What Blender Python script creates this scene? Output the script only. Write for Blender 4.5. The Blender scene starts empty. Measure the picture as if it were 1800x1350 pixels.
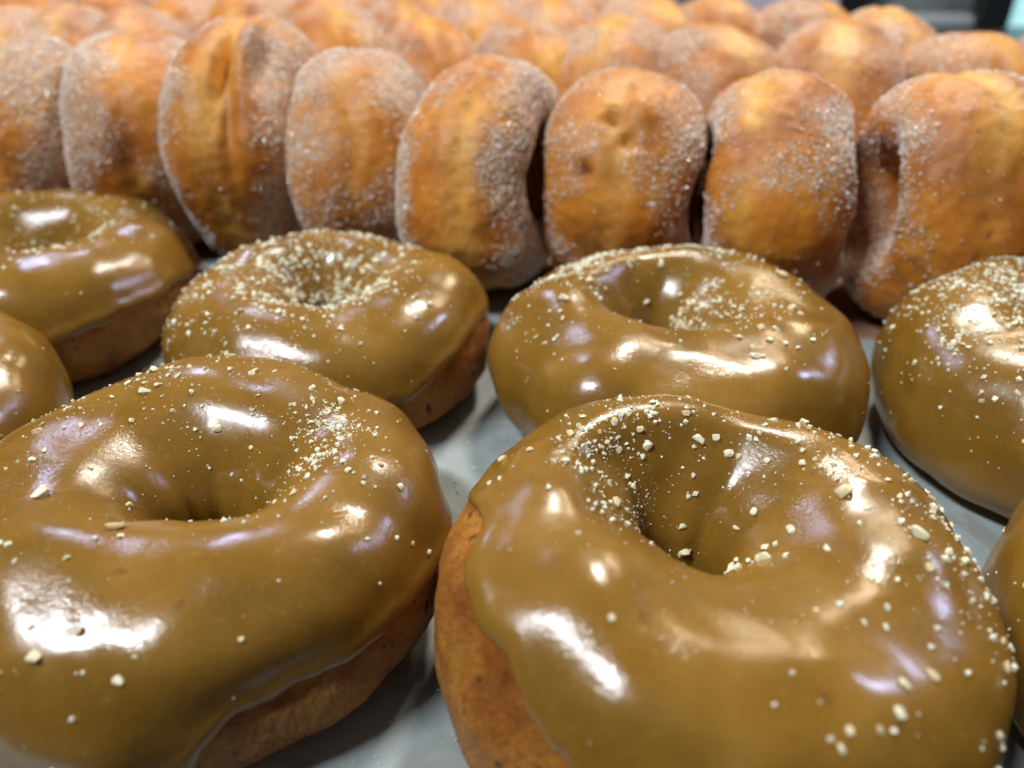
import bpy, bmesh, math, random
import numpy as np

# ------------------------------------------------------------------ helpers for units
CM = 0.01                      # every length below is written in centimetres
C = bpy.context.scene.collection
sc = bpy.context.scene
rad = math.radians
PI = math.pi

# ------------------------------------------------------------------ camera
CAM_H, PITCH = 11.8, 32.0
cam_d = bpy.data.cameras.new('camera')
cam = bpy.data.objects.new('camera', cam_d)
C.objects.link(cam)
cam.location = (0, 0, CAM_H * CM)
cam.rotation_euler = (rad(90 - PITCH), 0, 0)
cam_d.sensor_width = 36.0
cam_d.lens = 36.0 * 1413 / 1800
cam_d.clip_start = 0.005
cam_d.clip_end = 50
cam_d.dof.use_dof = True
cam_d.dof.focus_distance = 14.6 * CM
cam_d.dof.aperture_fstop = 11.0
sc.camera = cam

# ------------------------------------------------------------------ light
w = bpy.data.worlds.new('World'); sc.world = w; w.use_nodes = True
_nt = w.node_tree; _bg = _nt.nodes['Background']
_tc = _nt.nodes.new('ShaderNodeTexCoord'); _sx = _nt.nodes.new('ShaderNodeSeparateXYZ')
_nt.links.new(_tc.outputs['Generated'], _sx.inputs[0])
_cr = _nt.nodes.new('ShaderNodeValToRGB'); _nt.links.new(_sx.outputs[2], _cr.inputs[0])
_e = _cr.color_ramp.elements                       # a dim room: dark near the floor, paler ceiling
_e[0].position = 0.0; _e[0].color = (.08, .07, .07, 1)
_e[1].position = 0.75; _e[1].color = (.84, .85, .92, 1)
_nt.links.new(_cr.outputs[0], _bg.inputs[0]); _bg.inputs[1].default_value = 0.14
sc.view_settings.view_transform = 'Standard'
sc.view_settings.look = 'None'
sc.view_settings.exposure = 0.0
sc.view_settings.gamma = 1.0
sc.cycles.max_bounces = 6
sc.cycles.sample_clamp_indirect = 4.0

def area(name, az, el, dist, sx, sy, power, col, target=(1, 16, 2), roll=0):
    """rectangular ceiling lamp seen from the trays at azimuth az (0 = ahead, 90 = right), elevation el"""
    d = bpy.data.lights.new(name, 'AREA'); d.shape = 'RECTANGLE'
    d.size = sx * CM; d.size_y = sy * CM; d.energy = power; d.color = col
    o = bpy.data.objects.new(name, d); C.objects.link(o)
    a, e = rad(az), rad(el)
    v = np.array([math.sin(a) * math.cos(e), math.cos(a) * math.cos(e), math.sin(e)])
    p = np.array(target) + v * dist
    o.location = p * CM
    from mathutils import Vector
    q = Vector(-v).to_track_quat('-Z', 'Y')
    o.rotation_euler = q.to_euler()
    o.rotation_euler.rotate_axis('Z', rad(roll))
    return o

WARM = (1.0, 0.78, 0.52); COOL = (0.88, 0.93, 1.0); BLUE = (0.55, 0.63, 1.0)
area('ceiling_panel_light', -118, 57, 120, 36, 11, 14.5, COOL, roll=25)
area('window_light', -28, 36, 130, 20, 14, 3.1, BLUE, roll=20)
area('window_light', 64, 32, 130, 16, 14, 3.1, BLUE)
area('warm_strip_light', 30, 36, 120, 24, 6, 2.0, WARM, roll=-8)
area('warm_pendant_light', 32, 62, 85, 15, 9, 6.6, (1, .92, .80), target=(0, 38, 5))

# ------------------------------------------------------------------ numpy noise
_rs = np.random.RandomState(7)
_perm = _rs.permutation(256); _perm = np.concatenate([_perm, _perm, _perm])
_g = _rs.normal(size=(256, 3)); _g /= np.linalg.norm(_g, axis=1)[:, None]

def perlin(P):
    P = np.asarray(P, float)
    I = np.floor(P).astype(int); F = P - I; I &= 255
    U = F * F * F * (F * (F * 6 - 15) + 10)
    out = 0
    for dx in (0, 1):
        wx = U[..., 0] if dx else 1 - U[..., 0]
        for dy in (0, 1):
            wy = U[..., 1] if dy else 1 - U[..., 1]
            for dz in (0, 1):
                wz = U[..., 2] if dz else 1 - U[..., 2]
                h = _perm[_perm[_perm[(I[..., 0] + dx) & 255] + ((I[..., 1] + dy) & 255)] + ((I[..., 2] + dz) & 255)]
                g = _g[h]
                d = g[..., 0] * (F[..., 0] - dx) + g[..., 1] * (F[..., 1] - dy) + g[..., 2] * (F[..., 2] - dz)
                out = out + wx * wy * wz * d
    return out * 1.6

def fbm(P, n=3):
    s, a, f = 0, 1, 1
    for i in range(n):
        s = s + a * perlin(P * f + 17.3 * i); a *= .5; f *= 2.03
    return s

def sm(x, a, b):
    t = np.clip((x - a) / (b - a), 0, 1); return t * t * (3 - 2 * t)

def periodic(u, pts):
    """smooth periodic curve through (degrees, value) points"""
    if not pts: return np.zeros_like(u)
    pts = sorted(((p[0] % 360), p[1]) for p in pts)
    xs = np.array([pts[-1][0] - 360] + [p[0] for p in pts] + [pts[0][0] + 360])
    ys = np.array([pts[-1][1]] + [p[1] for p in pts] + [pts[0][1]])
    x = np.degrees(u) % 360
    i = np.clip(np.searchsorted(xs, x, side='right') - 1, 0, len(xs) - 2)
    t = (x - xs[i]) / (xs[i + 1] - xs[i]); t = t * t * (3 - 2 * t)
    return ys[i] * (1 - t) + ys[i + 1] * t

# ------------------------------------------------------------------ mesh / object helpers
def mesh_from(name, V, F, smooth=True, attrs=None):
    me = bpy.data.meshes.new(name)
    V = np.asarray(V, np.float32) * CM; F = np.asarray(F, np.int32)
    k = F.shape[1]
    me.vertices.add(len(V)); me.vertices.foreach_set('co', V.ravel())
    me.loops.add(F.size); me.loops.foreach_set('vertex_index', F.ravel())
    me.polygons.add(len(F))
    me.polygons.foreach_set('loop_start', np.arange(0, F.size, k, dtype=np.int32))
    me.polygons.foreach_set('use_smooth', np.full(len(F), smooth))
    me.update(calc_edges=True)
    for n, a in (attrs or {}).items():
        at = me.attributes.new(n, 'FLOAT', 'POINT'); at.data.foreach_set('value', np.asarray(a, np.float32).ravel())
    return me

def grid_faces(nu, nv, wrap_v):
    i = np.arange(nu)[:, None]; m = nv if wrap_v else nv - 1
    j = np.arange(m)[None, :]
    i2 = (i + 1) % nu; j2 = (j + 1) % nv
    return np.stack([i * nv + j, i2 * nv + j, i2 * nv + j2, i * nv + j2], -1).reshape(-1, 4)

def obj(name, me, mat, parent=None):
    o = bpy.data.objects.new(name, me); C.objects.link(o)
    if mat and not me.materials: me.materials.append(mat)
    if parent: o.parent = parent
    return o

def thing(name, label, cat, loc, rot=(0, 0, 0), group=None):
    o = bpy.data.objects.new(name, None); C.objects.link(o)
    o.location = [c * CM for c in loc]; o.rotation_euler = [rad(r) for r in rot]
    o.empty_display_size = .01
    o['label'] = label; o['category'] = cat
    if group: o['group'] = group
    return o

# ------------------------------------------------------------------ materials
def mat(name):
    m = bpy.data.materials.new(name); m.use_nodes = True
    nt = m.node_tree; b = nt.nodes['Principled BSDF']
    return m, nt, b
def N(nt, t, **kw):
    n = nt.nodes.new(t)
    for k, v in kw.items(): setattr(n, k, v)
    return n
def coords(nt, rand=True):
    """object coordinates in centimetres, shifted per object"""
    tc = N(nt, 'ShaderNodeTexCoord'); mp = N(nt, 'ShaderNodeVectorMath', operation='MULTIPLY_ADD')
    nt.links.new(tc.outputs['Object'], mp.inputs[0]); mp.inputs[1].default_value = (100, 100, 100)
    if rand:
        oi = N(nt, 'ShaderNodeObjectInfo'); mm = N(nt, 'ShaderNodeMath', operation='MULTIPLY'); mm.inputs[1].default_value = 57
        nt.links.new(oi.outputs['Random'], mm.inputs[0]); nt.links.new(mm.outputs[0], mp.inputs[2])
    return mp.outputs[0]
def noise(nt, vec, scale, detail=2, rough=.5, dist=0):
    n = N(nt, 'ShaderNodeTexNoise'); n.inputs['Scale'].default_value = scale
    n.inputs['Detail'].default_value = detail; n.inputs['Roughness'].default_value = rough
    n.inputs['Distortion'].default_value = dist
    nt.links.new(vec, n.inputs['Vector']); return n.outputs['Fac']
def ramp(nt, fac, stops):
    r = N(nt, 'ShaderNodeValToRGB'); e = r.color_ramp.elements
    while len(e) < len(stops): e.new(0.5)
    for x, (p, c) in zip(e, stops):
        x.position = p; x.color = (*c, 1) if len(c) == 3 else c
    nt.links.new(fac, r.inputs[0]); return r.outputs[0]
def mix(nt, fac, a, b, blend='MIX'):
    m = N(nt, 'ShaderNodeMix', data_type='RGBA', blend_type=blend)
    for s, v in ((0, fac), (6, a), (7, b)):
        if hasattr(v, 'is_linked') or isinstance(v, bpy.types.NodeSocket): nt.links.new(v, m.inputs[s])
        elif isinstance(v, (int, float)): m.inputs[s].default_value = v
        else: m.inputs[s].default_value = (*v, 1)
    return m.outputs[2]
def math_(nt, op, a, b=None, c=None, clamp=False):
    m = N(nt, 'ShaderNodeMath', operation=op); m.use_clamp = clamp
    for i, v in enumerate((a, b, c)):
        if v is None: continue
        if isinstance(v, (int, float)): m.inputs[i].default_value = v
        else: nt.links.new(v, m.inputs[i])
    return m.outputs[0]
def bump(nt, h, strength, dist_cm, prev=None):
    b = N(nt, 'ShaderNodeBump'); b.inputs['Strength'].default_value = strength
    b.inputs['Distance'].default_value = dist_cm * CM
    nt.links.new(h, b.inputs['Height'])
    if prev is not None: nt.links.new(prev, b.inputs['Normal'])
    return b.outputs[0]
def attr(nt, name):
    a = N(nt, 'ShaderNodeAttribute'); a.attribute_name = name; return a.outputs['Fac']

def make_glaze():
    m, nt, b = mat('maple_glaze'); v = coords(nt)
    n1 = noise(nt, v, .55, 3, .55)
    c = ramp(nt, n1, [(.30, (.185, .094, .010)), (.50, (.240, .121, .014)), (.70, (.292, .153, .024))])
    th = attr(nt, 'thin')
    c = mix(nt, th, c, (.27, .125, .016))
    fine = noise(nt, v, 9, 3, .6)
    c = mix(nt, ramp(nt, fine, [(.58, (0,) * 3), (.76, (.28,) * 3)]), c, (.45, .28, .09))
    bub = noise(nt, v, 2.1, 1)
    c = mix(nt, ramp(nt, bub, [(.74, (0,) * 3), (.79, (.6,) * 3)]), c, (.17, .075, .012))
    nt.links.new(c, b.inputs['Base Color'])
    r = noise(nt, v, .8, 3, .6)
    rr = N(nt, 'ShaderNodeMapRange'); nt.links.new(r, rr.inputs[0])
    rr.inputs[1].default_value = .3; rr.inputs[2].default_value = .7; rr.inputs[3].default_value = .15; rr.inputs[4].default_value = .30
    nt.links.new(rr.outputs[0], b.inputs['Roughness'])
    b.inputs['Subsurface Weight'].default_value = .35
    b.inputs['Subsurface Radius'].default_value = (1, .5, .15)
    b.inputs['Subsurface Scale'].default_value = .25 * CM
    b.inputs['IOR'].default_value = 1.5
    b.inputs['Specular IOR Level'].default_value = .52
    msk = ramp(nt, noise(nt, v, .7, 2), [(.38, (.15,) * 3), (.62, (1,) * 3)])
    h = math_(nt, 'MULTIPLY', noise(nt, v, 13, 3, .6, .5), msk)
    n = bump(nt, h, .38, .02)
    h2 = noise(nt, v, 2.3, 2, .5)
    n = bump(nt, h2, .15, .06, n)
    nt.links.new(n, b.inputs['Normal'])
    return m

def make_dough():
    m, nt, b = mat('fried_dough'); v = coords(nt)
    n1 = noise(nt, v, .9, 4, .6)
    c = ramp(nt, n1, [(.28, (.22, .060, .006)), (.46, (.52, .165, .014)), (.62, (.72, .28, .028)), (.8, (.82, .42, .065))])
    c = mix(nt, math_(nt, 'MULTIPLY', attr(nt, 'band'), .5), c, (.66, .36, .10))
    fine = noise(nt, v, 20, 4, .75, .6)
    c = mix(nt, ramp(nt, fine, [(.38, (1,) * 3), (.52, (0,) * 3)]), c, mix(nt, .7, c, (.14, .035, .006)))
    spots = noise(nt, v, 3.1, 1)
    c = mix(nt, ramp(nt, spots, [(.70, (0,) * 3), (.74, (1,) * 3)]), c, (.13, .035, .012))
    nt.links.new(c, b.inputs['Base Color'])
    b.inputs['Roughness'].default_value = .42
    b.inputs['Specular IOR Level'].default_value = .35
    b.inputs['Subsurface Weight'].default_value = .06
    b.inputs['Subsurface Radius'].default_value = (1, .4, .1)
    b.inputs['Subsurface Scale'].default_value = .2 * CM
    n = bump(nt, fine, 1.0, .09)
    pores = ramp(nt, noise(nt, v, 26, 2, .6), [(.30, (0,) * 3), (.45, (1,) * 3)])
    n = bump(nt, pores, .6, .03, n)
    n = bump(nt, noise(nt, v, 4.5, 3, .6), .6, .09, n)
    nt.links.new(n, b.inputs['Normal'])
    return m

def make_sugar_dough():
    m, nt, b = mat('cinnamon_sugar_dough'); v = coords(nt)
    n1 = noise(nt, v, .42, 3, .55)
    c = ramp(nt, n1, [(.26, (.24, .058, .008)), (.42, (.46, .150, .014)), (.56, (.60, .215, .021)), (.75, (.72, .31, .038))])
    c = mix(nt, math_(nt, 'MULTIPLY', attr(nt, 'band'), .75), c, (.84, .47, .10))
    cr = noise(nt, v, 1.4, 3, .6, 1.2)
    c = mix(nt, ramp(nt, cr, [(.24, (.8,) * 3), (.36, (0,) * 3)]), c, (.17, .05, .014))
    # clinging cinnamon sugar: patches of fine crystals
    sug = attr(nt, 'sugar')
    vor = N(nt, 'ShaderNodeTexVoronoi'); vor.inputs['Scale'].default_value = 19
    nt.links.new(v, vor.inputs['Vector'])
    vc = N(nt, 'ShaderNodeSeparateColor'); nt.links.new(vor.outputs['Color'], vc.inputs[0])
    pres = math_(nt, 'LESS_THAN', vc.outputs[0], math_(nt, 'MULTIPLY', math_(nt, 'POWER', sug, 1.5), .5))
    cry = ramp(nt, vc.outputs[1], [(0, (.36, .20, .11)), (.55, (.60, .42, .29)), (1, (.88, .78, .66))])
    film = math_(nt, 'MULTIPLY', sug, .38)
    c = mix(nt, film, c, (.54, .32, .15))
    mott = noise(nt, v, 2.2, 4, .65)
    c = mix(nt, ramp(nt, mott, [(.36, (.32,) * 3), (.52, (0,) * 3)]), c, (.22, .07, .012))
    c = mix(nt, pres, c, cry)
    nt.links.new(c, b.inputs['Base Color'])
    b.inputs['Roughness'].default_value = .45
    b.inputs['Specular IOR Level'].default_value = .4
    b.inputs['Subsurface Weight'].default_value = .15
    b.inputs['Subsurface Radius'].default_value = (1, .5, .15)
    b.inputs['Subsurface Scale'].default_value = .25 * CM
    h = math_(nt, 'MULTIPLY', vor.outputs['Distance'], math_(nt, 'MULTIPLY', pres, -1))
    n = bump(nt, h, .6, .05)
    n = bump(nt, noise(nt, v, 2.4, 4, .62), .4, .10, n)
    n = bump(nt, noise(nt, v, 22, 2, .6), .5, .03, n)
    nt.links.new(n, b.inputs['Normal'])
    return m

def make_simple(name, col, rough, spec=.5, sss=0, var=0, scale=1, emit=None):
    m, nt, b = mat(name)
    if var:
        v = coords(nt)
        n = noise(nt, v, scale, 4, .6)
        c = ramp(nt, n, [(.3, tuple(x * (1 - var) for x in col)), (.7, tuple(min(1, x * (1 + var)) for x in col))])
        nt.links.new(c, b.inputs['Base Color'])
    else: b.inputs['Base Color'].default_value = (*col, 1)
    b.inputs['Roughness'].default_value = rough
    b.inputs['Specular IOR Level'].default_value = spec
    if sss:
        b.inputs['Subsurface Weight'].default_value = sss
        b.inputs['Subsurface Radius'].default_value = (1, .7, .4)
        b.inputs['Subsurface Scale'].default_value = .1 * CM
    if emit:
        b.inputs['Emission Color'].default_value = (*emit[0], 1); b.inputs['Emission Strength'].default_value = emit[1]
    return m

def make_paper():
    m, nt, b = mat('baking_paper'); v = coords(nt, False)
    c = ramp(nt, noise(nt, v, .35, 5, .65), [(.3, (.28, .33, .32)), (.7, (.38, .43, .42))])
    c = mix(nt, ramp(nt, noise(nt, v, 6, 3, .7), [(.60, (0,) * 3), (.72, (.45,) * 3)]), c, (.30, .31, .27))
    c = mix(nt, ramp(nt, noise(nt, v, .55, 3, .6, .8), [(.52, (0,) * 3), (.60, (.55,) * 3)]), c, (.24, .25, .20))
    nt.links.new(c, b.inputs['Base Color'])
    b.inputs['Roughness'].default_value = .5
    n = bump(nt, noise(nt, v, 12, 3, .7), .25, .02)
    n = bump(nt, noise(nt, v, .5, 2, .5), .5, .3, n)
    nt.links.new(n, b.inputs['Normal'])
    return m

M_GLAZE, M_DOUGH, M_SUGAR = make_glaze(), make_dough(), make_sugar_dough()
M_NUT = make_simple('chopped_peanut', (.86, .76, .52), .6, .3, .3, .30, 2.5)
_n = M_NUT.node_tree; _b = _n.nodes['Principled BSDF']
_oi = _n.nodes.new('ShaderNodeObjectInfo'); _src = _b.inputs['Base Color'].links[0].from_socket
_n.links.new(mix(_n, ramp(_n, _oi.outputs['Random'], [(.45, (0,) * 3), (1, (.75,) * 3)]), _src, (.62, .42, .17)), _b.inputs['Base Color'])
M_NUT2 = make_simple('fine_peanut', (.88, .80, .58), .6, .3, .3, .25, 2.5)
M_GRAIN = make_simple('sugar_crystal', (.84, .74, .63), .25, .6, .25)
M_PAPER = make_paper()

# ------------------------------------------------------------------ setting
def slab(name, x0, x1, y0, y1, z0, z1, m, parent=None, bev=0.2):
    bm = bmesh.new(); bmesh.ops.create_cube(bm, size=1)
    for v in bm.verts:
        v.co.x = (x0 + (v.co.x + .5) * (x1 - x0)) * CM
        v.co.y = (y0 + (v.co.y + .5) * (y1 - y0)) * CM
        v.co.z = (z0 + (v.co.z + .5) * (z1 - z0)) * CM
    bmesh.ops.bevel(bm, geom=bm.edges[:], offset=bev * CM, segments=2, affect='EDGES')
    me = bpy.data.meshes.new(name); bm.to_mesh(me); bm.free()
    return obj(name, me, m, parent)

def scatter_dust():
    rs = np.random.RandomState(12); n = 700
    P = np.stack([rs.uniform(-12, 15, n), rs.uniform(6, 26, n), np.full(n, .03)], -1)
    P[:260, 0] = -.2 + 1.6 * rs.normal(size=260); P[:260, 1] = rs.uniform(6, 22, 260)
    S = .02 + .07 * rs.power(.3, size=n)
    o = obj('fallen_crumbs', grain_mesh('fallen_crumbs', P, S, rs, OCT_V, OCT_F), M_NUT2)
    o['kind'] = 'stuff'; o['label'] = 'tiny fallen nut crumbs and sugar dust on the baking paper'; o['category'] = 'crumbs'
M_COUNTER = make_simple('dark_counter', (.035, .037, .04), .35, .5, 0, .3, .2)
tb = slab('counter_top', -150, 150, -40, 200, -4, -.9, M_COUNTER); tb['kind'] = 'structure'

nx, ny = 160, 160
X, Y = np.meshgrid(np.linspace(-34, 34, nx), np.linspace(5.2, 66, ny), indexing='ij')
Zp = -.04 + .035 * fbm(np.stack([X * .13, Y * .13, X * 0], -1), 2)
Vp = np.stack([X, Y, Zp], -1).reshape(-1, 3)
i = np.arange(nx - 1)[:, None]; j = np.arange(ny - 1)[None, :]
Fp = np.stack([i * ny + j, (i + 1) * ny + j, (i + 1) * ny + j + 1, i * ny + j + 1], -1).reshape(-1, 4)
paper = obj('baking_paper', mesh_from('baking_paper', Vp, Fp), M_PAPER)
paper['label'] = 'pale grey baking paper sheet lying under all the doughnuts'; paper['category'] = 'baking paper'
M_TRAY = make_simple('brushed_tray', (.35, .36, .37), .35, .5, 0, .1, 1)
M_TRAY.node_tree.nodes['Principled BSDF'].inputs['Metallic'].default_value = .9
tr = thing('baking_tray', 'metal baking tray under the paper, its far rim behind the last sugared doughnuts', 'tray', (0, 0, -.9))
slab('tray_base', -36, 36, 5.0, 68, 0.02, .75, M_TRAY, tr, .05)
slab('rim', -36, 36, 68.01, 68.8, 0.02, 2.6, M_TRAY, tr, .1)

# ------------------------------------------------------------------ glazed doughnuts
def base_fn(u, f, p):
    """surface of the dough ring: u round the ring, f round the tube (0 outside, 90 top, 180 hole)"""
    ro = p['R'] + periodic(u, p.get('rad'))
    ri = p['hole'] * (1 + .18 * np.sin(2 * u + p['seed']) + .10 * np.sin(3 * u + 2.1 * p['seed']))
    Rc = ro * .5 + ri * .5 + p.get('ridge', 0); a_o = ro - Rc; a_i = Rc - ri
    H = p['H'] + periodic(u, p.get('hgt'))
    zc = H * .44
    cf, sf = np.cos(f), np.sin(f)
    a = np.where(cf > 0, a_o, a_i)
    r = Rc + a * np.sign(cf) * np.abs(cf) ** (1 - .08 * sm(cf, 0, .8) + (p.get('fun', 1.2) - 1) * sm(-cf, 0, .8))
    z = np.where(sf > 0, zc + (H - zc) * np.abs(sf) ** (1 - .04 * sm(cf, 0, .8) + .12 * sm(-cf, 0, .8)), zc - zc * np.abs(sf) ** .72)
    # the hole funnels: the inner wall leans so the opening is wide on top
    inner = sm(-cf, .0, 1)
    hx, hy = p.get('hole_off', (0, 0))
    k = sm(-cf, -.6, 1)
    x = r * np.cos(u) + hx * k; y = r * np.sin(u) + hy * k
    P = np.stack([x, y, z], -1)
    s = p['seed'] * 13.7
    d = .20 * perlin(P * .33 + s) + .09 * perlin(P * .8 + s * 2)
    fold = np.sin(3 * u + s) + .8 * np.sin(5 * u + 1.7 * s) + .6 * np.sin(8 * u + 2.3 * s)
    d = d * (1 - .45 * inner) + p.get('fold', .035) * inner * fold
    for (du, df, amp, wu, wf) in p.get('dents', ()):
        a_ = np.angle(np.exp(1j * (u - rad(du)))) / rad(wu); b_ = (f - rad(df)) / rad(wf)
        d = d + amp * np.exp(-(a_ ** 2 + b_ ** 2))
    nrm = np.stack([cf * np.cos(u), cf * np.sin(u), sf], -1)
    P = P + nrm * d[..., None]
    P[..., 2] = np.where(P[..., 2] < 0.02, 0.02 + (P[..., 2] - .02) * .1, P[..., 2])
    return P

def with_normal(fn, u, f, p):
    e = 2e-3
    P = fn(u, f, p); A = fn(u + e, f, p) - P; B = fn(u, f + e, p) - P
    n = np.cross(A, B); n /= np.linalg.norm(n, axis=-1)[..., None] + 1e-12
    return P, n

def glaze_range(u, p):
    s = p['seed'] * 5.1
    q = np.stack([np.cos(u) * 1.6, np.sin(u) * 1.6, u * 0 + s], -1)
    fe = periodic(u, p['edge']) + 9 * perlin(q) + 5 * perlin(q * 2.7) + 1.5 * perlin(q * 8)
    return np.radians(fe), np.full_like(u, rad(232))

def glaze_pt(u, t, p):
    """t in 0..1 from the outer edge of the glaze over the top into the hole"""
    fe, fi = glaze_range(u, p)
    f = fe + t * (fi - fe)
    P, n = with_normal(base_fn, u, f, p)
    tube = p['R'] * .47
    d = (f - fe) * tube
    wd = .20
    th = .115 * np.sqrt(np.clip(1 - (1 - np.clip(d / wd, 0, 1)) ** 2, 0, 1)) - .03 * (d < 1e-6)
    th = th * (1 + .22 * np.exp(-((d - .28) / .16) ** 2))              # bead along the lip
    s = p['seed'] * 3.3 + 40
    lump = .06 * perlin(P * .6 + s) + .010 * perlin(P * 1.9 + s)
    th = th + lump * sm(d, .05, .6)
    thin = np.exp(-(d / .22) ** 2)
    return P + n * th[..., None], n, thin

def tt(nv):                     # denser near the lip
    x = np.linspace(0, 1, nv); return .35 * x ** 2.2 + .65 * x

NUTS = []
def nut_shapes():
    rs = random.Random(5)
    for k in range(9):
        bm = bmesh.new()
        sx, sy, sz = rs.uniform(.8, 1.25), rs.uniform(.7, 1.0), rs.uniform(.5, .8)
        for i in range(15):
            a, b = rs.uniform(0, 2 * PI), math.acos(rs.uniform(-1, 1)); r = rs.uniform(.36, .52)
            bm.verts.new((r * sx * math.sin(b) * math.cos(a) * CM, r * sy * math.sin(b) * math.sin(a) * CM, r * sz * math.cos(b) * CM))
        res = bmesh.ops.convex_hull(bm, input=bm.verts[:])
        bmesh.ops.delete(bm, geom=[v for v in bm.verts if not v.link_faces], context='VERTS')
        bmesh.ops.bevel(bm, geom=bm.edges[:], offset=.05 * CM, segments=2, affect='EDGES', clamp_overlap=True)
        me = bpy.data.meshes.new('nut_crumb'); bm.to_mesh(me); bm.free(); me.materials.append(M_NUT)
        NUTS.append(me)
nut_shapes()
_t = [(0, 0, .5), (.5, 0, 0), (0, .5, 0), (-.5, 0, 0), (0, -.5, 0), (0, 0, -.4)]
OCT_V = np.array(_t); OCT_F = np.array([(0, 1, 2), (0, 2, 3), (0, 3, 4), (0, 4, 1), (5, 2, 1), (5, 3, 2), (5, 4, 3), (5, 1, 4)])
CUB_V = np.array([(x, y, z) for x in (-.5, .5) for y in (-.5, .5) for z in (-.5, .5)])
CUB_F = np.array([(0, 1, 3, 2), (4, 6, 7, 5), (0, 4, 5, 1), (2, 3, 7, 6), (0, 2, 6, 4), (1, 5, 7, 3)])

def rand_rot(rs, n):
    q = rs.normal(size=(n, 4)); q /= np.linalg.norm(q, axis=1)[:, None]
    a, b, c, d = q.T
    return np.stack([np.stack([1 - 2 * (c * c + d * d), 2 * (b * c - a * d), 2 * (b * d + a * c)], -1),
                     np.stack([2 * (b * c + a * d), 1 - 2 * (b * b + d * d), 2 * (c * d - a * b)], -1),
                     np.stack([2 * (b * d - a * c), 2 * (c * d + a * b), 1 - 2 * (b * b + c * c)], -1)], 1)

def grain_mesh(name, pts, sizes, rs, V0, F0):
    n = len(pts); R = rand_rot(rs, n)
    V = V0[None] * (.75 + .5 * rs.rand(n, 1, 3)) * sizes[:, None, None]
    if V0 is OCT_V: V = V * (1 + .35 * (rs.rand(n, len(V0), 1) - .5))
    V = np.einsum('nij,nkj->nki', R, V) + pts[:, None, :]
    F = F0[None] + (np.arange(n) * len(V0))[:, None, None]
    return mesh_from(name, V.reshape(-1, 3), F.reshape(-1, F0.shape[1]), smooth=False)

def nuts_on(root, p, cl, seed, big=()):
    """cl: list of (u_deg, t, spread_u_deg, spread_t, count, size_lo, size_hi)"""
    rs = np.random.RandomState(seed)
    U, T, S = [], [], []
    for (u0, t0, su, st, n, lo, hi) in cl:
        n = int(n * 1.75)
        U.append(np.radians(u0 + su * rs.normal(size=n))); T.append(t0 + st * rs.normal(size=n))
        S.append(lo + (hi - lo) * rs.power(.22, size=n))
    U = np.concatenate(U); T = np.concatenate(T); S = np.concatenate(S)
    clump = perlin(np.stack([np.cos(U) * 5, np.sin(U) * 5, T * 11 + p['seed']], -1))
    kp = rs.rand(len(U)) < .25 + 1.9 * np.clip(clump + .12, 0, 1); U, T, S = U[kp], T[kp], S[kp]
    if big:
        S = np.minimum(S, .15)
        U = np.concatenate([U, np.radians([b[0] for b in big])]); T = np.concatenate([T, [b[1] for b in big]]); S = np.concatenate([S, [b[2] for b in big]])
    ok = (T > .03) & (T < .97); U, T, S = U[ok], T[ok], S[ok]
    P, n, _ = glaze_pt(U, T, p)
    o = np.argsort(-S); U, T, S, P, n = U[o], T[o], S[o], P[o], n[o]
    P = P + n * (S * .08)[:, None]
    from mathutils import Vector, Euler
    rr = random.Random(seed)
    S = S * 1.12
    for k in range(min(100, len(S))):
        c = obj('nut_crumb', NUTS[rr.randrange(len(NUTS))], None, root)
        c.location = Vector(P[k]) * CM
        q = Vector(n[k]).to_track_quat('Z', 'Y'); e = q.to_euler()
        c.rotation_euler = e; c.rotation_euler.rotate_axis('Z', rr.uniform(0, 6.28)); c.rotation_euler.rotate_axis('X', rr.uniform(-.7, .7))
        c.scale = [S[k] * rr.uniform(.85, 1.15)] * 3
    if len(S) > 100:
        g = obj('fine_nut_crumbs', grain_mesh('fine_nut_crumbs', P[100:], S[100:], rs, OCT_V, OCT_F), M_NUT2, root)
        g['kind'] = 'stuff'

def glazed(p, loc, rot, label, crumbs, res=(640, 300), big=()):
    root = thing('glazed_doughnut', label, 'doughnut', loc, rot, 'maple glazed doughnuts with chopped nuts')
    nu, nv = res
    u = np.linspace(0, 2 * PI, nu, endpoint=False)[:, None] + np.zeros((1, nv))
    f = np.linspace(-PI, PI, nv, endpoint=False)[None, :] + np.zeros((nu, 1))
    P, n = with_normal(base_fn, u, f, p)
    rough = .03 * perlin(P * 2.2) + .018 * perlin(P * 6.5) + .012 * perlin(P * 15)
    band = np.exp(-((f + .10) / .16) ** 2)
    P = P + n * (rough - .02 * band)[..., None]
    obj('dough', mesh_from('dough', P.reshape(-1, 3), grid_faces(nu, nv, True), attrs={'band': band}), M_DOUGH, root)
    u2 = np.linspace(0, 2 * PI, nu, endpoint=False)[:, None] + np.zeros((1, nv))
    t = tt(nv)[None, :] + np.zeros((nu, 1))
    P, n, thin = glaze_pt(u2, t, p)
    obj('glaze', mesh_from('glaze', P.reshape(-1, 3), grid_faces(nu, nv, False), attrs={'thin': thin * .8}), M_GLAZE, root)
    nuts_on(root, p, crumbs, int(p['seed'] * 100), big)
    return root

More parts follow.
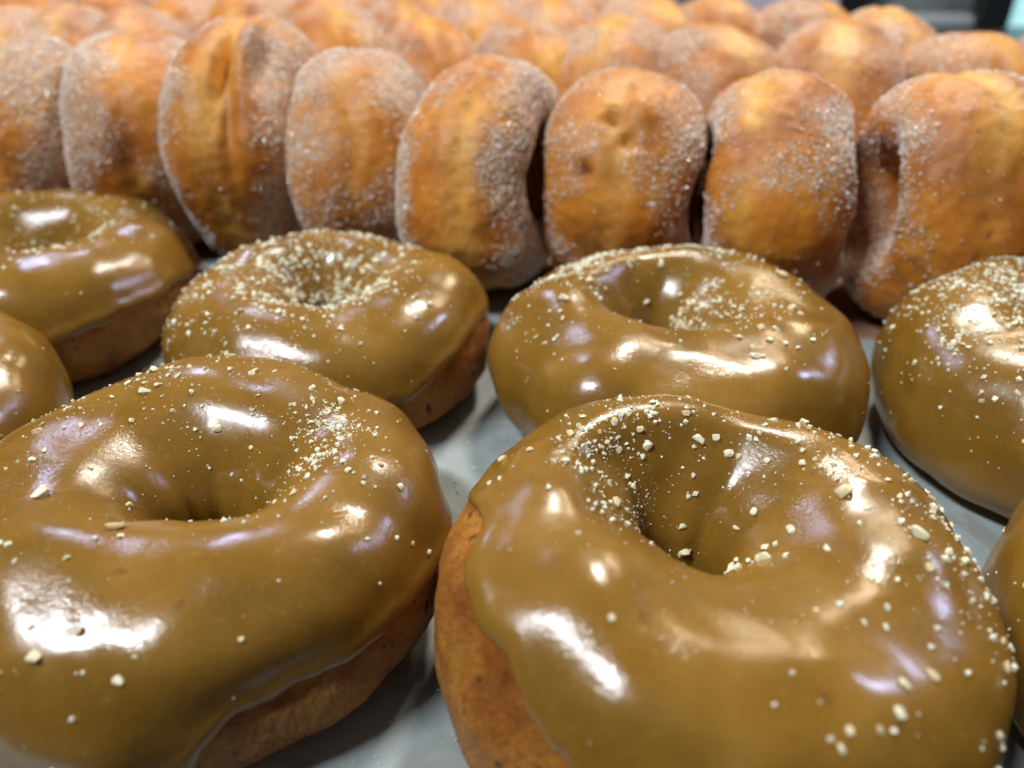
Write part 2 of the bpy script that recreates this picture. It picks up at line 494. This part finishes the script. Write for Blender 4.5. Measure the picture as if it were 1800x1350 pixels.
# edge: how far down the side the glaze reaches, degrees round the tube (0 = widest point, -90 = underneath)
# single large crumbs: (degrees round the ring, 0..1 across the glaze, size)
BIG = {
 'A': [(166, 0.336, 0.22), (-156, 0.472, 0.35), (-109, 0.586, 0.31), (-101, 0.384, 0.24), (-94, 0.364, 0.18), (-84, 0.232, 0.18), (120, 0.347, 0.25), (126, 0.414, 0.21), (-128, 0.461, 0.13), (-121, 0.476, 0.13), (-105, 0.412, 0.11), (-109, 0.449, 0.11), (-108, 0.553, 0.1), (39, 0.353, 0.22), (-23, 0.443, 0.2), (-7, 0.345, 0.15), (-3, 0.278, 0.11), (-163, 0.609, 0.14), (-92, 0.209, 0.1), (-61, 0.17, 0.11), (-81, 0.257, 0.08), (-91, 0.262, 0.07), (53, 0.384, 0.2), (81, 0.387, 0.16), (93, 0.557, 0.19), (150, 0.332, 0.15), (-179, 0.489, 0.12), (-16, 0.116, 0.11), (-13, 0.062, 0.11), (-26, 0.203, 0.09), (-19, 0.155, 0.09), (47, 0.412, 0.15), (-7, 0.218, 0.15), (-30, 0.108, 0.07), (-82, 0.599, 0.09), (-57, 0.459, 0.09), (-50, 0.416, 0.1), (-79, 0.272, 0.08)],
 'B': [(85, 0.555, 0.24), (75, 0.536, 0.2), (117, 0.516, 0.22), (93, 0.468, 0.16), (64, 0.57, 0.2), (42, 0.572, 0.16), (31, 0.545, 0.15), (38, 0.503, 0.12), (9, 0.543, 0.33), (175, 0.47, 0.22), (85, 0.72, 0.16), (17, 0.713, 0.15), (17, 0.678, 0.17), (-12, 0.641, 0.16), (-39, 0.695, 0.29), (-22, 0.688, 0.18), (-22, 0.755, 0.21), (-41, 0.722, 0.16), (-18, 0.738, 0.13), (76, 0.778, 0.22), (-38, 0.664, 0.14), (-8, 0.457, 0.31), (-10, 0.422, 0.17), (-21, 0.462, 0.16), (-8, 0.389, 0.19), (-67, 0.437, 0.19), (-61, 0.455, 0.18), (-51, 0.445, 0.19), (-79, 0.418, 0.16), (-73, 0.424, 0.13), (-70, 0.422, 0.09), (-82, 0.397, 0.13), (-67, 0.564, 0.14), (-58, 0.555, 0.11), (-51, 0.511, 0.14), (-45, 0.518, 0.12), (-30, 0.341, 0.17), (-23, 0.328, 0.13), (-132, 0.18, 0.07), (-87, 0.464, 0.08), (-93, 0.42, 0.08), (-56, 0.526, 0.09), (144, 0.309, 0.17), (154, 0.205, 0.15), (-158, 0.405, 0.12), (-169, 0.345, 0.12), (-179, 0.193, 0.12), (152, 0.097, 0.19), (166, 0.089, 0.14), (166, 0.124, 0.13), (-155, 0.264, 0.11), (-136, 0.487, 0.08), (-28, 0.597, 0.14), (-11, 0.539, 0.14), (1, 0.52, 0.14), (17, 0.455, 0.13), (79, 0.659, 0.12), (-45, 0.459, 0.09), (-43, 0.412, 0.1), (60, 0.4, 0.22), (52, 0.38, 0.24), (48, 0.42, 0.18), (10, 0.4, 0.24), (5, 0.42, 0.18), (30, 0.4, 0.18), (36, 0.4, 0.14), (42, 0.38, 0.14), (15, 0.38, 0.2)],
 'D': [(-68, 0.399, 0.24), (-65, 0.422, 0.17), (-49, 0.445, 0.28), (-65, 0.462, 0.22), (-27, 0.472, 0.24), (-51, 0.387, 0.19), (-38, 0.324, 0.17), (-12, 0.347, 0.29), (-55, 0.414, 0.17), (-64, 0.339, 0.12), (-170, 0.461, 0.32), (166, 0.532, 0.25), (24, 0.299, 0.29), (84, 0.52, 0.24), (166, 0.411, 0.25), (-45, 0.416, 0.17), (-64, 0.491, 0.15), (91, 0.655, 0.18)],
}
GL = {}
GL['A'] = dict(p=dict(seed=1.3, R=4.4, H=3.45, hole=.72, fun=.98, hole_off=(.25, .0), fold=.03, ridge=.05,
      edge=[(-175, 0), (-140, -25), (-118, -62), (-100, -62), (-88, -15), (-60, 12), (-30, 16), (0, 4), (40, -5), (90, -10), (140, -5)],
      dents=[(-60, 15, -.25, 14, 18), (-95, 25, .15, 18, 25)]),
      loc=(-5.6, 10.9, 0), rot=(0, 0, 0),
      label='large glazed doughnut at front left, sparse nut crumbs and a drip down its front',
      c=[(18, .42, 14, .05, 330, .04, .13), (40, .45, 50, .12, 200, .03, .12), (125, .36, 28, .09, 200, .03, .20), (0, .5, 180, .25, 300, .015, .06), (-140, .42, 40, .13, 16, .12, .32)])
GL['B'] = dict(p=dict(seed=2.7, R=4.3, H=3.7, rad=[(0, .1), (45, .4), (90, .1), (180, 0), (270, 0)], hole=.70, hole_off=(-.15, .9), fold=.03, ridge=.1, fun=1.35,
      edge=[(180, 52), (-150, 46), (-128, 24), (-112, -12), (-95, -50), (-80, -65), (-40, -60), (0, -45), (50, -25), (90, -10), (130, 15), (160, 36)],
      dents=[(-170, 40, .15, 20, 25)]),
      loc=(2.92, 9.15, 0), rot=(0, 5, 0),
      label='large glazed doughnut at the front right with bare orange dough on its left side',
      c=[(140, .40, 24, .07, 300, .03, .15), (5, .38, 26, .08, 190, .03, .15), (70, .45, 60, .12, 170, .03, .15), (-90, .80, 70, .06, 40, .06, .24), (-35, .25, 20, .08, 14, .12, .22), (160, .62, 24, .06, 170, .02, .06), (0, .5, 180, .25, 400, .015, .06)])
GL['C'] = dict(p=dict(seed=3.9, R=4.1, H=3.2, hole=.75, hole_off=(-.2, .3),
      edge=[(-180, -20), (-120, -45), (-85, -40), (-60, 5), (-20, 18), (20, 10), (90, 0)]),
      loc=(-4.85, 19.0, 0), rot=(0, 0, 0),
      label='medium glazed doughnut behind the front left one, thickly dusted with nuts round its hole',
      c=[(90, .60, 100, .12, 1300, .04, .20), (-130, .52, 60, .13, 300, .04, .16), (180, .35, 40, .12, 280, .04, .18), (-60, .4, 50, .14, 120, .04, .18), (100, .3, 50, .1, 300, .04, .16)])
GL['D'] = dict(p=dict(seed=5.2, R=4.42, H=3.35, hole=.65, hole_off=(-.6, .7),
      edge=[(-180, -40), (-145, -60), (-118, -12), (-100, -45), (-60, -25), (-20, 5), (30, 0), (90, -20), (140, -20)],
      dents=[(-95, 70, -.2, 18, 30), (-60, 50, .15, 25, 30), (-152, 15, -.22, 9, 40), (-128, 25, .2, 12, 40), (-75, 10, -.12, 10, 30)]),
      loc=(4.08, 17.3, 0), rot=(0, 0, 0),
      label='wide glazed doughnut right of centre, nuts gathered right of its hole, lumpy smooth front',
      c=[(-10, .55, 28, .09, 330, .04, .24), (150, .42, 28, .08, 330, .04, .26), (85, .34, 45, .05, 420, .05, .18), (0, .5, 180, .25, 250, .02, .07)])
GL['E'] = dict(p=dict(seed=6.4, R=4.6, H=3.3, hole=.9, hole_off=(.1, .2),
      edge=[(-180, 0), (-90, 0), (-60, 5), (-30, 12), (30, 0), (90, -10)]),
      loc=(-14.3, 21.9, 0), rot=(0, 0, 0),
      label='glazed doughnut cut by the left edge, between cinnamon sugar row and other glazed ones',
      c=[(60, .55, 80, .16, 380, .05, .2), (-60, .66, 40, .07, 260, .05, .26), (-20, .45, 40, .12, 160, .04, .16)])
GL['F'] = dict(p=dict(seed=7.7, R=4.6, H=3.5, hole=.55, hole_off=(0, .4),
      edge=[(-180, -40), (-90, -55), (0, -30), (90, -30)]),
      loc=(13.6, 15.8, 0), rot=(0, 0, 0),
      label='glazed doughnut cut by the right edge, its top thickly covered with nut crumbs',
      c=[(150, .48, 40, .12, 1500, .05, .18), (60, .5, 50, .14, 600, .03, .15), (0, .5, 180, .25, 500, .015, .06), (-150, .4, 25, .10, 120, .04, .14)])
GL['G'] = dict(p=dict(seed=8.1, R=4.3, H=3.1, hole=.8, edge=[(0, -30), (180, -30)]),
      loc=(-14.6, 14.4, 0), rot=(0, 0, 0),
      label='glazed doughnut at the left edge showing only its smooth rounded right side',
      c=[(-20, .4, 60, .15, 60, .05, .16)])
GL['H'] = dict(p=dict(seed=9.6, R=4.2, H=3.4, hole=.8, edge=[(0, -40), (-140, -30), (180, -30)]),
      loc=(12.15, 8.1, 0), rot=(0, 0, 0),
      label='glazed doughnut at lower right edge showing only a narrow strip of its side',
      c=[(160, .35, 40, .15, 90, .05, .14)])
for k, g in GL.items():
    glazed(g['p'], g['loc'], g['rot'], g['label'], g['c'], (900, 420) if k in 'AB' else (560, 260), BIG.get(k, ()))

# ------------------------------------------------------------------ cinnamon sugar doughnuts standing on edge
def sugar_base(u, f, p):
    """ring whose axis is local X, standing on its rim at the origin"""
    ro, ri, hb = p['r'], p['hole'], p['hw']
    s = p['seed'] * 9.1
    q = np.stack([np.cos(u) * .9, np.sin(u) * .9, u * 0 + s], -1)
    hb = hb * (1 + .16 * perlin(q + 5)); ro = ro * (1 + .06 * perlin(q + 31))
    Rc = (ro + ri) / 2; a = (ro - ri) / 2
    cf, sf = np.cos(f), np.sin(f)
    r = Rc + a * np.sign(cf) * np.abs(cf) ** p.get('sq', 1.08)
    ax = hb * np.sign(sf) * np.abs(sf) ** 1.0
    y, z = r * np.cos(u), r * np.sin(u)
    P = np.stack([ax, y, z], -1)
    d = .22 * perlin(P * .28 + s) + .06 * perlin(P * .75 + s) + .025 * perlin(P * 1.9 + s)
    bc = p.get('bf', 0) + .22 * perlin(q * 1.3 + 3)
    band = np.exp(-((f - bc) / .17) ** 2)
    d = d - .10 * band * (1 + perlin(q * 2))
    for (du, df, amp, wu, wf) in p.get('dents', ()):
        a_ = np.angle(np.exp(1j * (u - rad(du)))) / rad(wu); b_ = (f - rad(df)) / rad(wf)
        d = d + amp * np.exp(-(a_ ** 2 + b_ ** 2))
    n = np.stack([sf, cf * np.cos(u), cf * np.sin(u)], -1)
    P = P + n * d[..., None]
    P[..., 2] += p['r'] * .985
    P[..., 2] = np.where(P[..., 2] < .03, .03 + (P[..., 2] - .03) * .1, P[..., 2])
    return P

def sugar_mask(P, f, p):
    s = p['seed'] * 4.7 + 11
    side = np.abs(np.sin(f))
    m = .26 + .7 * side ** 2 + .35 * sm(P[..., 2], p['r'] * 1.45, p['r'] * 2.05) + .9 * fbm(P * .42 + s, 3) + p.get('sug', 0)
    m = m - .5 * np.exp(-((f - p.get('bf', 0)) / .35) ** 2)
    return np.clip(m, .04, 1)

def sugar_meshes(p, nu, nv, ng):
    u = np.linspace(0, 2 * PI, nu, endpoint=False)[:, None] + np.zeros((1, nv))
    f = np.linspace(-PI, PI, nv, endpoint=False)[None, :] + np.zeros((nu, 1))
    P, n = with_normal(sugar_base, u, f, p)
    n = -n if np.sum(n[..., 0] * np.sin(f)) < 0 else n
    P = P + n * (.02 * perlin(P * 3.5))[..., None]
    q = np.stack([np.cos(u) * .9, np.sin(u) * .9, u * 0 + p['seed'] * 9.1], -1)
    bc = p.get('bf', 0) + .22 * perlin(q * 1.3 + 3)
    band = np.exp(-((f - bc) / (.24 + .1 * perlin(q * 2 + 9))) ** 2) * sm(perlin(q * 1.1 + 7), -.45, .25)
    F = grid_faces(nu, nv, True)[:, ::-1]
    me = mesh_from('dough', P.reshape(-1, 3), F, attrs={'band': band, 'sugar': sugar_mask(P, f, p)})
    me.materials.append(M_SUGAR)
    gm = None
    if ng:
        rs = np.random.RandomState(int(p['seed'] * 77))
        U = rs.uniform(0, 2 * PI, ng * 3); Fq = rs.uniform(-PI, PI, ng * 3)
        A, n = with_normal(sugar_base, U, Fq, p)
        if np.sum(n[..., 0] * np.sin(Fq)) < 0: n = -n
        jac = (p['r'] * .55 + p['r'] * .45 * np.cos(Fq)) / p['r']
        keep = rs.rand(len(U)) < sugar_mask(A, Fq, p) ** 1.4 * jac
        A, n = A[keep][:ng], n[keep][:ng]
        S = .020 + .034 * rs.power(.5, size=len(A))
        gm = grain_mesh('sugar_grains', A + n * (S * .3)[:, None], S, rs, CUB_V, CUB_F)
        gm.materials.append(M_GRAIN)
    return me, gm

def sugared(meshes, loc, rot, label, group, scale=1):
    root = thing('sugar_doughnut', label, 'doughnut', loc, rot, group)
    root.scale = (scale,) * 3
    obj('dough', meshes[0], None, root)
    if meshes[1]:
        g = obj('sugar_grains', meshes[1], None, root); g['kind'] = 'stuff'
    return root

FRONT = 'cinnamon sugar doughnuts standing in the nearest row'
row1 = [  # x, y, yaw, lean, params, label
 (-17.5, 29.6, 5, 0, dict(r=3.75, hole=.8, hw=2.2, sug=.2), 'dark sugared doughnut at the left end of the nearest standing row'),
 (-13.3, 29.4, 12, 2, dict(r=3.75, hole=.5, hw=2.35, sq=.85, sug=.15), 'broad flat-faced sugared doughnut standing second from left in the nearest row'),
 (-8.9, 28.4, -4, 0, dict(r=4.1, hole=.5, hw=2.1, sug=0, dents=[(125, 4, -.85, 26, 7), (150, 16, -.55, 22, 8), (118, 22, .3, 22, 8), (120, 40, -.3, 16, 14)]), 'tallest sugared doughnut of the nearest standing row, with a dark vertical crack'),
 (-4.8, 27.5, 2, -3, dict(r=3.6, hole=.5, hw=2.15, sug=.25), 'sandy sugar-crusted doughnut between the cracked one and the one with a pale stripe'),
 (-.6, 25.7, -20, -3, dict(r=3.7, hole=.8, hw=2.05, sug=.0, bf=.25), 'standing doughnut at the centre of the nearest row with a pale golden stripe'),
 (3.6, 25.3, -14, 0, dict(r=3.58, hole=.6, hw=2.2, sug=-.38, dents=[(140, 8, -.30, 5, 6), (131, -4, -.25, 5, 8), (158, -22, -.35, 4, 6), (122, 12, .2, 10, 16)]), 'smooth amber doughnut with small dark craters, nearest row right of centre'),
 (8.0, 24.2, -14, 0, dict(r=3.62, hole=.5, hw=2.1, sq=1.0, sug=-.3, bf=-.5), 'smooth orange capsule-shaped sugared doughnut with a white right flank'),
 (12.6, 23.3, 4, 5, dict(r=3.72, hole=.7, hw=2.5, sug=-.35, bf=-.3, dents=[(165, 38, -.4, 5, 7), (130, 10, -.15, 14, 8), (150, -8, -.15, 9, 7)]), 'widest amber doughnut at the right end of the nearest row, sugar on its left flank'),
 (17.6, 23.4, 4, 3, dict(r=3.6, hole=.6, hw=2.3, sug=-.2), 'orange sugared doughnut barely showing at the right edge of the nearest row'),
]
protos = []
for i, (x, y, yaw, lean, p, lab) in enumerate(row1):
    p['seed'] = 1.37 + i * 1.91
    ms = sugar_meshes(p, 300, 220, 15000)
    protos.append(ms)
    sugared(ms, (x, y, 0), (0, lean, yaw), lab, FRONT)

back = []
for i in range(6):
    back.append(sugar_meshes(dict(seed=31.3 + i * 2.3, r=3.65, hole=.5, hw=2.15, sug=.12 + .2 * math.sin(i * 2)), 150, 110, 2600))

ORD = ['leftmost', 'second from left', 'third from left', 'fourth from left', 'fifth from left', 'sixth from left', 'seventh from left', 'eighth from left', 'ninth from left', 'tenth from left', 'eleventh from left', 'twelfth from left']
def xpix(px, y, z=3.6):      # sideways distance of something y ahead
    return (px - 900) / 1413 * (y * math.cos(rad(PITCH)) + (CAM_H - z) * math.sin(rad(PITCH)))
rr = random.Random(3)
rows = [
 ('second', [(55, 38.5, 1), (160, 38.0, 1.02), (295, 37.4, 1.02), (455, 36.8, .98), (600, 35.6, 1.05), (765, 35.6, .98), (920, 35.2, .98), (1085, 34.6, 1.03), (1255, 33.6, 1.0), (1470, 32.6, 1.03), (1668, 31.8, 1.0)]),
 ('third', [(60, 46, 1), (210, 45.5, 1), (350, 45, 1), (470, 44.5, 1.03), (590, 43.8, 1), (715, 43, .98), (850, 42.6, 1.03), (985, 42.2, 1.02), (1115, 41.8, 1.0), (1235, 41.2, 1.0), (1375, 40.2, 1.02), (1550, 38.8, 1.0), (1850, 39.5, .9)]),
 ('fourth', [(120, 53, 1), (250, 52.5, 1), (390, 52, 1), (520, 51.5, 1), (640, 51, 1), (770, 50.5, 1), (900, 50, 1), (1020, 49.5, 1.0), (1140, 49, .96), (1250, 48.5, .9)]),
]
for rname, lst in rows:
    for k, (px, y, s) in enumerate(lst):
        sugared(back[rr.randrange(6)], (xpix(px, y), y, 0), (0, rr.uniform(-7, 7), rr.uniform(-26, 26)),
                'blurred cinnamon sugar doughnut, %s in the %s standing row' % (ORD[k] if k < 12 else 'rightmost', rname),
                'cinnamon sugar doughnuts standing in the %s row' % rname, s)

def spill():
    rs = np.random.RandomState(4)
    X, Y = np.meshgrid(np.linspace(-30, 30, 240), np.linspace(18, 64, 184), indexing='ij')
    E = sm(Y + 2.2 * fbm(np.stack([X * .25, Y * .25, X * 0 + 3], -1), 3) + .22 * X - 1.0, 22.5, 24.5)
    Z = -.12 + E * (.24 + .12 * fbm(np.stack([X * .9, Y * .9, X * 0], -1), 3))
    i = np.arange(239)[:, None]; j = np.arange(183)[None, :]
    F = np.stack([i * 184 + j, (i + 1) * 184 + j, (i + 1) * 184 + j + 1, i * 184 + j + 1], -1).reshape(-1, 4)
    m = make_simple('loose_cinnamon_sugar', (.26, .145, .085), .7, .3, .1, .35, 9)
    o = obj('spilled_sugar', mesh_from('spilled_sugar', np.stack([X, Y, Z], -1).reshape(-1, 3), F), m)
    o['kind'] = 'stuff'; o['label'] = 'loose cinnamon sugar spilled under the standing doughnuts'; o['category'] = 'sugar'
spill()
scatter_dust()
# ------------------------------------------------------------------ what shows behind the trays, top right
M_BLACK = make_simple('black_frame', (.012, .013, .015), .4)
M_GREY = make_simple('grey_panel', (.16, .19, .20), .4, .5, 0, .4, .25)
M_PALE = make_simple('lit_cyan_pane', (.5, .8, .8), .3, .5, 0, 0, 1, ((.45, .85, .85), .9))
M_WHITE = make_simple('white_card', (.72, .70, .80), .5)
dc = thing('display_case', 'black framed display case standing behind the doughnuts at top right', 'display case', (40, 88, -.9))
slab('back_panel', -60, 40, 4, 5, 0, 30, M_GREY, dc)
slab('post', -7.5, -4.5, 0, 3, 0, 30, M_BLACK, dc)
pst = slab('post', 7.4, 10.2, 0, 3, 0, 30, M_BLACK, dc)
slab('lit_pane', 10.6, 38, 2, 3.5, 0, 30, M_PALE, dc)
slab('shelf_edge', -4.3, 7.2, 1, 3.5, .0, 1.1, make_simple('steel_edge', (.42, .46, .48), .3, .5, 0, .3, .2), dc)
me = bpy.data.meshes.new('indicator_lamp'); bm = bmesh.new(); bmesh.ops.create_uvsphere(bm, u_segments=20, v_segments=12, radius=1.3 * CM)
for v in bm.verts: v.co += __import__('mathutils').Vector((-9.4 * CM, .5 * CM, 2.6 * CM))
bm.to_mesh(me); bm.free()
obj('indicator_lamp', me, make_simple('cyan_lamp', (.3, .8, .75), .3, .5, 0, 0, 1, ((.25, .9, .8), 1.6)), dc)
wc = slab('paper_box', 18, 27.5, 74, 79, -.9, 4.5, M_WHITE)
wc['label'] = 'pale lilac white box blurred behind the rows at the top of the picture'; wc['category'] = 'box'
